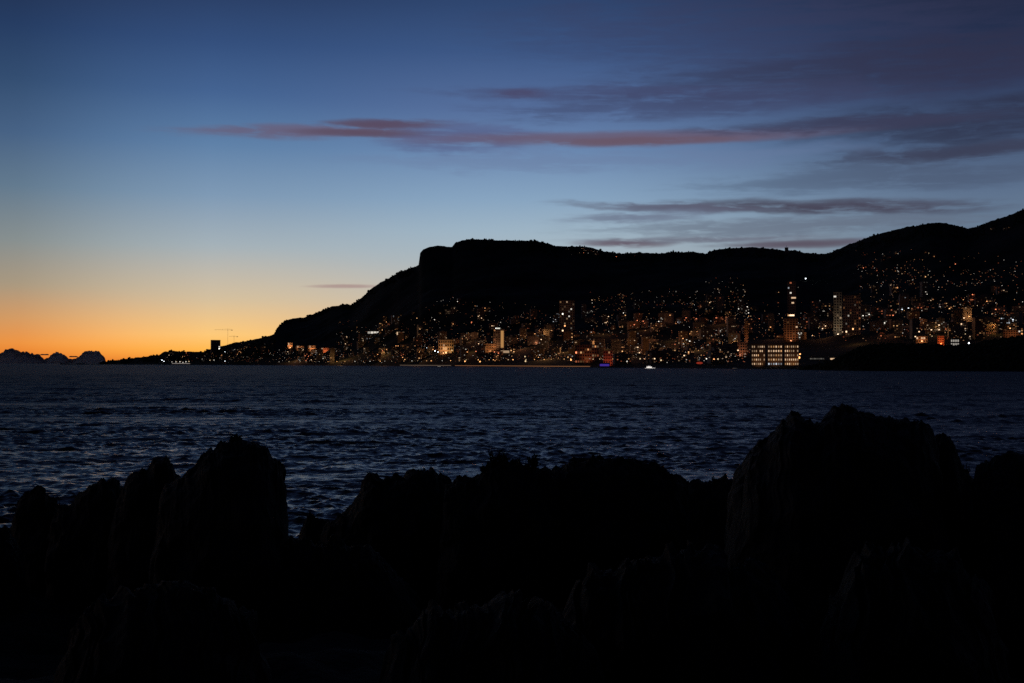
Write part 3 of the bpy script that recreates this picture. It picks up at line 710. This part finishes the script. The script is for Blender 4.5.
cloud(40, 49, [(40,354),(49,354)], 'tiny cloud shred floating above the gap in the horizon bank', nblob=5, base=355.2)
cloud(69, 78, [(69,356),(78,356)], 'tiny cloud shred left of the domed cloud', nblob=5, base=357.2)

# ---------------------------------------------------------------- near shore
def ground_z(x, y):
    z = 6.35-.105*y
    z += .28*N.fractal(Vector((x*.35, y*.35, 2)), .9, 2.1, 6)+.10*N.noise(Vector((x*2.1, y*2.1, 7)))
    edge = 24+2.5*N.noise(Vector((x*.15, 3, 1)))+ (2.0 if x > 0 else 0)
    if y > edge: z -= (y-edge)*1.1+.3*N.fractal(Vector((x, y, 0)), .9, 2, 4)
    return max(z, -8.5)
xs = np.arange(-34, 34, .16); ys = np.concatenate([np.arange(-12, 3, .5), np.arange(3, 38, .16)])
V = [(x, y, ground_z(float(x), float(y))) for y in ys for x in xs]
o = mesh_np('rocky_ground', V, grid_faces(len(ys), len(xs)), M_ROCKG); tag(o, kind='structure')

def boulder(name, top, Y, base_py, thick, label, seed, rough=1.0, group=None):
    """loft whose crest follows the outline `top` at depth Y; front and back bulge round it"""
    x0, x1 = top[0][0], top[-1][0]; k = Y/F
    nc = int(max(40, (x1-x0)/.9)); nr = 60
    cols = np.linspace(x0, x1, nc); V = []
    base = elz(512, base_py, Y)
    base = min(base, ground_z((x0-512)*k, Y)-.6)
    for i in range(nr):
        ph = math.pi*i/(nr-1); sn, cs = math.sin(ph), math.cos(ph)
        for j, px in enumerate(cols):
            sc_ = 1 if Y > 9 else 5
            jag = (abs(N.noise(Vector((px*.09/sc_**.5, seed, 1))))*7+abs(N.noise(Vector((px*.26/sc_**.5, seed, 3))))*4-2.4)*sc_**.9
            e = (px-x0)/(x1-x0)*2-1; edge = max(0, 1-abs(e)**3)**.5
            zt = elz(px, lerp(top, px)+jag, Y)
            y = Y-cs*thick*(.35+.65*edge)*(abs(cs)**.15 if cs else 0)
            z = base+(zt-base)*sn**.55
            # the flanks lean outwards so the block stands on a wider foot
            X = ((px-512)/F)*y+e*(1-sn)*.1*min(1, thick)
            # sharp karst relief, weaker on the very crest so the outline keeps its shape
            P = Vector((X, y, z))
            rd = (1-abs(N.noise(P*1.3+Vector((seed, 0, 0)))))*.5+(1-abs(N.noise(P*3.1+Vector((0, seed, 0)))))*.25
            am = (.12+.75*(1-sn)**.6)*rough*min(1, thick)
            d1 = (rd-.55)*am+N.fractal(P*5+Vector((seed, 1, 1)), .8, 2.2, 4)*.045*rough*(Y/14)
            vo = N.voronoi(P*1.7+Vector((seed, 0, 0)))[0]; d1 += (vo[1]-vo[0]-.25)*.45*rough*min(1, thick)*(1-sn)**.4
            y -= d1*(-cs if abs(cs) > .2 else -.3)*-1*(1 if cs >= 0 else -1)
            z += (N.fractal(Vector((X*4, y*4, seed)), .8, 2.3, 5)*.055*rough+max(0, N.noise(Vector((X*7, y*7, seed+4)))-.15)*.12*rough)*(Y/14)*(.4+.6*sn)
            V.append((X+N.noise(P*4)*.05*rough, y, z))
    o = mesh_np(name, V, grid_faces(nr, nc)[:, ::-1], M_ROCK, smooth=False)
    tag(o, label, 'rock', group or 'jagged shore rocks'); return o
R = [
 ([(8,545),(12,528),(17,514),(20,503),(26,497),(34,493),(41,489),(46,489),(49,497),(56,501),(60,506),(66,509),(74,510),(84,515),(90,545)], 17, 'pointed rock at the far left of the shore', .9),
 ([(50,540),(56,516),(66,506),(76,497),(84,491),(92,484),(99,480),(106,479),(114,482),(120,487),(126,490),(134,496),(146,540)], 16, 'smooth domed rock, second from the left', .9),
 ([(110,545),(118,500),(126,489),(129,480),(134,473),(142,471),(148,470),(154,464),(161,461),(170,460.5),(175,463),(177,472),(184,478),(196,490),(208,545)], 15, 'stepped rock leaning on the left of the big rounded boulder', .9),
 ([(156,560),(164,488),(172,482),(180,479),(188,474),(196,468),(202,460),(208,453),(215,449),(224,445.5),(233,443.5),(243,443.5),(253,445.5),(262,448.5),(270,454),(277,461),(283,469),(287,477),(291,488),(293.5,500),(294.5,512),(294,525),(291,540),(285,560)], 13, 'biggest rounded boulder on the left, its top tufted', 1.4),
 ([(298,552),(302,534),(306,521),(311,518),(320,518),(327,521),(338,524),(346,530),(352,552)], 19, 'low square rock in the gap right of the big rounded boulder', .6),
 ([(318,560),(324,528),(334,521),(346,513),(354,505),(358,494),(364,481),(370,477),(378,476),(386,480),(394,478),(404,477),(410,471),(420,469.5),(432,471),(440,477),(450,482),(456,500),(462,560)], 18, 'long jagged rock left of the shrubby crest', 1.3),
 ([(440,560),(446,488),(456,481),(470,480),(480,478),(486,472),(492,465),(500,463),(516,464),(530,466),(546,468),(558,478),(566,560)], 16.5, 'central rock crowned by rounded shrubs', 1.2),
 ([(540,560),(548,472),(560,468),(570,463),(584,462),(594,461),(604,464),(616,463),(632,461),(644,465),(656,467),(668,473),(680,478),(688,482),(694,560)], 17, 'broad level-topped rock in the middle of the shore', 1.3),
 ([(684,560),(690,484),(698,482),(706,483),(714,481),(722,478),(732,480),(740,484),(748,560)], 15.5, 'low rock wedged against the foot of the great right crag', .8),
 ([(724,600),(730,490),(734,474),(742,468),(748,454),(758,446),(768,440),(774,434),(780,424),(786,418.5),(793,415.5),(800,418),(808,422),(822,426),(826,417),(832,411.5),(842,409),(850,410),(860,414),(872,417),(884,420),(896,423),(910,422.5),(922,421.5),(930,428),(934,438),(938,462),(942,600)], 12, 'great jagged crag towering at the right', 2.0),
 ([(922,580),(928,446),(934,439),(942,436.5),(950,438),(955,446),(958,458),(962,471),(970,478),(982,482),(990,580)], 13, 'upright rock against the right side of the great crag', .8),
 ([(970,580),(976,474),(982,466),(990,461),(1000,458),(1010,456),(1024,457),(1040,450),(1070,452),(1100,470),(1110,580)], 11.5, 'rounded rock cut off by the right edge', 1.2),
 ([(-40,590),(-34,540),(-20,531),(0,529),(12,533),(20,545),(26,590)], 14, 'low rock at the lower left edge', .9),
 ([(200,600),(240,548),(270,541),(300,541),(330,543),(370,548),(420,600)], 12.5, 'low dark rock filling the gap right of the big rounded boulder', .8),
 ([(560,640),(575,585),(600,566),(640,558),(690,552),(740,560),(780,585),(800,640)], 8.5, 'low broad rock in the dark right foreground', 1.0),
 ([(820,680),(832,600),(852,566),(880,548),(915,545),(950,556),(985,590),(1000,680)], 8, 'hunched rock below the great crag', 1.0),
 ([(380,690),(396,640),(430,618),(480,604),(520,600),(560,616),(590,650),(600,690)], 7, 'sloping rock ledge in the lower centre foreground', .9),
 ([(60,690),(76,630),(110,600),(160,588),(210,596),(250,620),(268,690)], 7.5, 'hump-backed rock in the lower left foreground', .9),
]
for i, (tp, Y, lb, th) in enumerate(R):
    boulder('rock', tp, Y, tp[0][1], th, lb, i*3.7, rough=1.0 if Y > 9 else 1.5)

# shrubs and stems on the rocks
def shrub(px, py, Y, rpx, label, n=260, stems=False, tall=1.0):
    k = Y/F; r = rpx*k; c_ = at(px, py, Y); t = empty('coastal_shrub', c_-Vector((0, 0, r))); tag(t, label, 'shrub', 'low shrubs on the shore rocks')
    b = MB(); s_ = MB()
    nb = max(5, int(n/28))
    tips = []
    for i in range(nb):
        a_ = random.uniform(0, 6.28); rr = random.uniform(.2, 1)*r; h = r*random.uniform(.9, 1.9)*tall
        tip = Vector((rr*math.cos(a_), rr*math.sin(a_)*.8, h)); tips.append(tip); s_.bar((0, 0, -.1), tuple(tip), .012, r2=.004, n=5)
    for i in range(n):
        tp = random.choice(tips)*random.uniform(.45, 1.05)+Vector((random.gauss(0, .12), random.gauss(0, .12), random.gauss(0, .10)))*r
        d = Vector((random.gauss(0, 1), random.gauss(0, 1), random.gauss(.4, 1))).normalized(); L = random.uniform(.03, .065)*(.6 if stems else 1); sd = d.orthogonal().normalized()*L*.24
        q = tp+d*L; m_ = tp+d*L*.5
        b.poly([tuple(tp), tuple(m_+sd), tuple(q), tuple(m_-sd)], [(0, 1, 2, 3)])
    b.build('foliage', M_LEAF, t); s_.build('stem', M_BARK, t)
for px, py, Y, r_, lb, n in [(236,441,13,6,'small pointed tuft on top of the biggest rounded boulder',160),(256,448,13,4,'flat tuft right of the pointed tuft on the boulder',80),
  (498,461,16.4,10,'largest rounded shrub on the central rock',420),(485,470,16.4,6,'small shrub on the left slope of the central rock',160),(516,463,16.4,6,'middle shrub between two larger ones on the central rock',160),
  (533,463,16.4,8,'right-hand rounded shrub on the central rock',300),(372,480,18,6,'shrub at the left end of the long jagged rock',160),(420,474,18,7,'shrub on the highest point of the long jagged rock',200),
  (466,483,16.5,5,'sparse tuft left of the central rock',90),(571,464,17,6,'leftmost shrub on the level-topped rock',160),(594,464,17,6,'second shrub on the level-topped rock',160),(631,464,17,7,'right-hand shrub on the level-topped rock',200),
  (793,419,12,6,'tuft on the left peak of the great crag',160),(843,414,12,8,'tuft on the summit of the great crag',240),(716,483,15.4,5,'tuft on the low rock below the crag',110)]:
    shrub(px, py, Y, r_, lb, n)
for px, py, r_, lb in ((966,474,7,'thin upright plant stems in the notch at the right'),(60,510,6,'thin plant stems between the two leftmost rocks')):
    shrub(px, py, 13 if px > 500 else 16, r_, lb, 60, True, 1.7)

# ---------------------------------------------------------------- afterglow sun, camera, view
sl = bpy.data.lights.new('sun', 'SUN'); sl.energy = .01; sl.angle = math.radians(10); sl.color = (1,.6,.35)
so = bpy.data.objects.new('sun', sl); COL.objects.link(so); a_ = math.radians(A(170)); el_ = math.radians(.6)
dr = -Vector((math.sin(a_)*math.cos(el_), math.cos(a_)*math.cos(el_), math.sin(el_))); so.rotation_euler = dr.to_track_quat('-Z', 'Y').to_euler()
cam = bpy.data.cameras.new('camera'); cam.sensor_width = 36; cam.lens = 36*F/1024; cam.clip_start = .1; cam.clip_end = 400000
co = bpy.data.objects.new('camera', cam); COL.objects.link(co); co.location = (0, 0, CH); co.rotation_euler = (math.pi/2+PITCH, 0, 0); S.camera = co
S.view_settings.view_transform = 'Standard'; S.view_settings.look = 'None'; S.view_settings.exposure = 0; S.view_settings.gamma = 1
S.cycles.use_denoising = False; S.cycles.sample_clamp_indirect = 1.0; S.cycles.max_bounces = 4; S.cycles.diffuse_bounces = 2; S.cycles.glossy_bounces = 2
W.cycles.sampling_method = 'MANUAL'; W.cycles.sample_map_resolution = 512
